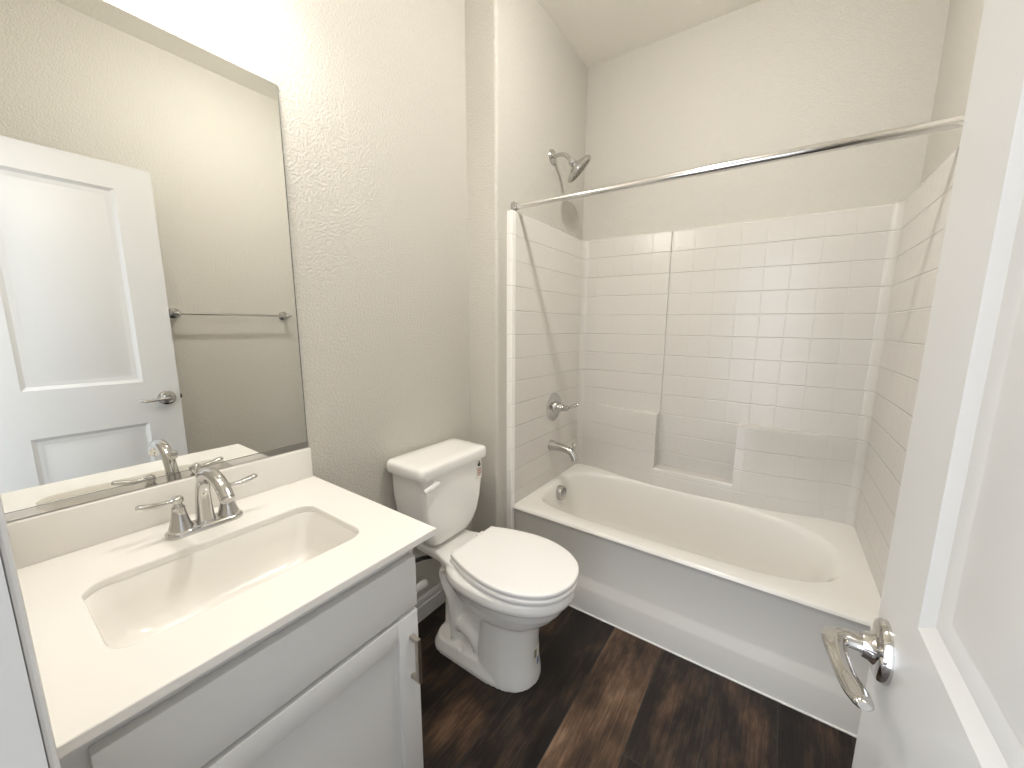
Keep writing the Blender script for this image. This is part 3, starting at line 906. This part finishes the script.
    # --- seat and lid
    def slab(name, z0, z1, xb, xf, hw, dome, rr=0.006, parent=t):
        b2 = bmesh.new()
        def o(g, z):
            return lid_outline(xb - g * 0.4, xf + g, hw + g, z)
        rs = [o(-0.012, z0), o(-0.002, z0 + 0.001), o(0.0, z0 + 0.004), o(0.0, z1 - rr)]
        for a in (30, 60, 85):
            rs.append(o(-rr + rr * math.cos(R(a)), z1 - rr + rr * math.sin(R(a))))
        for g, dz in ((-0.03, dome * 0.35), (-0.07, dome * 0.75), (-0.12, dome)):
            rs.append(o(g, z1 + dz))
        loft(b2, rs)
        return link(name, b2, M_SEAT, parent, smooth=40)
    def lid_outline(xb, xf, hw, z, n=24):
        # half widths along the length: straight back edge, widest past the middle, round nose
        cp = [(0.0, 0.70), (0.12, 0.81), (0.25, 0.91), (0.38, 0.975), (0.50, 1.0), (0.62, 0.975), (0.74, 0.89), (0.84, 0.755), (0.92, 0.575), (0.97, 0.36), (0.993, 0.17)]
        cc = catmull(cp, 4)
        L = xf - xb
        right = [Vector((xb + L * u, yc + 0.012 + hw * w, z)) for u, w in cc]
        left = [Vector((xb + L * u, yc + 0.012 - hw * w, z)) for u, w in reversed(cc)]
        return right + [Vector((xf, yc + 0.012, z))] + left
    slab('seat', 0.4425, 0.463, 0.288, 0.770, 0.184, 0.0)
    slab('seat_lid', 0.4655, 0.4845, 0.290, 0.770, 0.182, 0.0035)
    for s in (-1, 1):
        link('seat_hinge', bx(0.262, 0.298, yc + 0.012 + s * 0.075 - 0.022, yc + 0.012 + s * 0.075 + 0.022, 0.447, 0.469, bevel=0.006, seg=3), M_SEAT, t)
    # --- stickers (illegible at this size: little dark and red marks)
    yq, zq = 1.236, 0.72
    b = bx(0.2150, 0.2168, 1.205, 1.240, 0.690, 0.778, bevel=0.0004)
    stk = link('tank_sticker', b, M_PAPER, t)
    tag(stk, 'small printed paper sticker')
    b = bmesh.new()
    lathe(b, (0.2165, 1.222, 0.756), (1, 0, 0), [(0, 0.0095), (0.0012, 0.009)], 18)
    box(b, 0.2165, 0.2176, 1.219, 1.226, 0.758, 0.773)
    link('sticker_drop', b, M_INK, stk)
    b = bmesh.new()
    for i, (w, q) in enumerate(((0.026, 0.000), (0.022, 0.003), (0.027, 0.001), (0.016, 0.004))):
        box(b, 0.2165, 0.2174, 1.209 + q, 1.209 + q + w, 0.733 - i * 0.0095, 0.738 - i * 0.0095)
    link('sticker_text', b, M_REDINK, stk)
    # on the front of the pedestal
    def ped(yy, z):
        u = (yy - yc) / 0.104
        return 0.502 + 0.119 * max(0.0, 1 - abs(u) ** 2.1) ** (1 / 2.15)
    b = bmesh.new()
    def patch(bm, ya, yb, za, zb, off):
        n = 6
        rr = [[Vector((ped(ya + (yb - ya) * i / n, 0) + off, ya + (yb - ya) * i / n, z)) for i in range(n + 1)] for z in (za, zb)]
        loft(bm, rr, False, False, closed=False)
    patch(b, 1.062, 1.104, 0.060, 0.150, 0.0012)
    stk = link('pedestal_sticker', b, M_PAPER, t)
    tag(stk, 'small printed sticker low on the pedestal')
    b = bmesh.new()
    patch(b, 1.065, 1.081, 0.108, 0.144, 0.0018)
    link('sticker_picture', b, M_GREENINK, stk)
    b = bmesh.new()
    patch(b, 1.084, 1.101, 0.068, 0.100, 0.0018)
    link('sticker_logo', b, M_BLUEINK, stk)
build_toilet()

# ------------------------------------------------------------------ supply valve on the wall behind the toilet
def build_supply():
    t = thing('toilet_supply_valve', 'white supply stop valve with a black hose low on the wall behind the toilet', 'valve', (0.0, 1.0, 0.215))
    y, z = 1.0, 0.212
    b = bmesh.new()
    lathe(b, (0.0, y - 0.03, z), (1, 0, 0), [(0, 0.030), (0.003, 0.030), (0.008, 0.022), (0.010, 0.010), (0.045, 0.010)], 24)
    link('wall_escutcheon', b, M_CHROME, t)
    b = bmesh.new()
    lathe(b, (0.050, y - 0.055, z), (0, 1, 0), [(0, 0.013), (0.005, 0.017), (0.060, 0.018), (0.066, 0.020), (0.088, 0.020), (0.094, 0.017), (0.097, 0.010)], 24)
    link('valve_body', b, M_SEAT, t)
    b = bmesh.new()
    tube(b, catmull([(0.052, y - 0.045, z + 0.012, 0.0085), (0.055, y - 0.07, z + 0.09, 0.0085), (0.085, y - 0.07, z + 0.165, 0.0085), (0.110, y - 0.03, z + 0.180, 0.0085), (0.115, y + 0.03, z + 0.162, 0.0085), (0.112, y + 0.06, z + 0.180, 0.0085), (0.112, y + 0.068, z + 0.252, 0.0085)], 6), 12)
    link('supply_hose', b, M_RUBBER, t)
build_supply()

# ------------------------------------------------------------------ lamps
def build_lamps():
    t = thing('vanity_light', 'wall lamp with three lit frosted shades above the mirror, outside the picture', 'wall lamp', (0.0, 0.29, 2.42))
    link('back_plate', bx(0.0, 0.025, 0.03, 0.55, 2.40, 2.47, bevel=0.006), M_CHROME, t)
    for y in (0.11, 0.29, 0.47):
        b = bmesh.new()
        tube(b, catmull([(0.02, y, 2.435, 0.009), (0.10, y, 2.455, 0.009), (0.155, y, 2.445, 0.009), (0.165, y, 2.42, 0.009)], 5), 12)
        lathe(b, (0.165, y, 2.405), (0, 0, 1), [(0, 0.026), (0.02, 0.026), (0.026, 0.014)], 20)
        link('lamp_arm', b, M_CHROME, t)
        b = bmesh.new()
        lathe(b, (0.165, y, 2.405), (0, 0, -1), [(0, 0.026), (0.02, 0.034), (0.05, 0.043), (0.085, 0.050), (0.10, 0.051), (0.104, 0.045)], 24)
        link('lamp_shade', b, M_SHADE, t)
        b = bmesh.new()
        lathe(b, (0.165, y, 2.3012), (0, 0, -1), [(0, 0.040), (0.004, 0.034), (0.006, 0.018)], 24)
        link('bulb', b, M_BULB, t)
    t = thing('ceiling_downlight', 'small round lit downlight in the middle of the ceiling, outside the picture', 'ceiling light', (0.98, 1.10, ZC))
    b = bmesh.new()
    lathe(b, (0.98, 1.10, ZC), (0, 0, -1), [(0, 0.085), (0.006, 0.083), (0.009, 0.068)], 36)
    link('trim_ring', b, M_TRIM, t)
    b = bmesh.new()
    lathe(b, (0.98, 1.10, ZC - 0.0092), (0, 0, -1), [(0, 0.058), (0.012, 0.057), (0.022, 0.050), (0.031, 0.036), (0.036, 0.018), (0.038, 0.004)], 32)
    link('lens', b, M_LENS, t)
build_lamps()
S.cycles.max_bounces = 14
S.cycles.diffuse_bounces = 8
S.cycles.glossy_bounces = 8
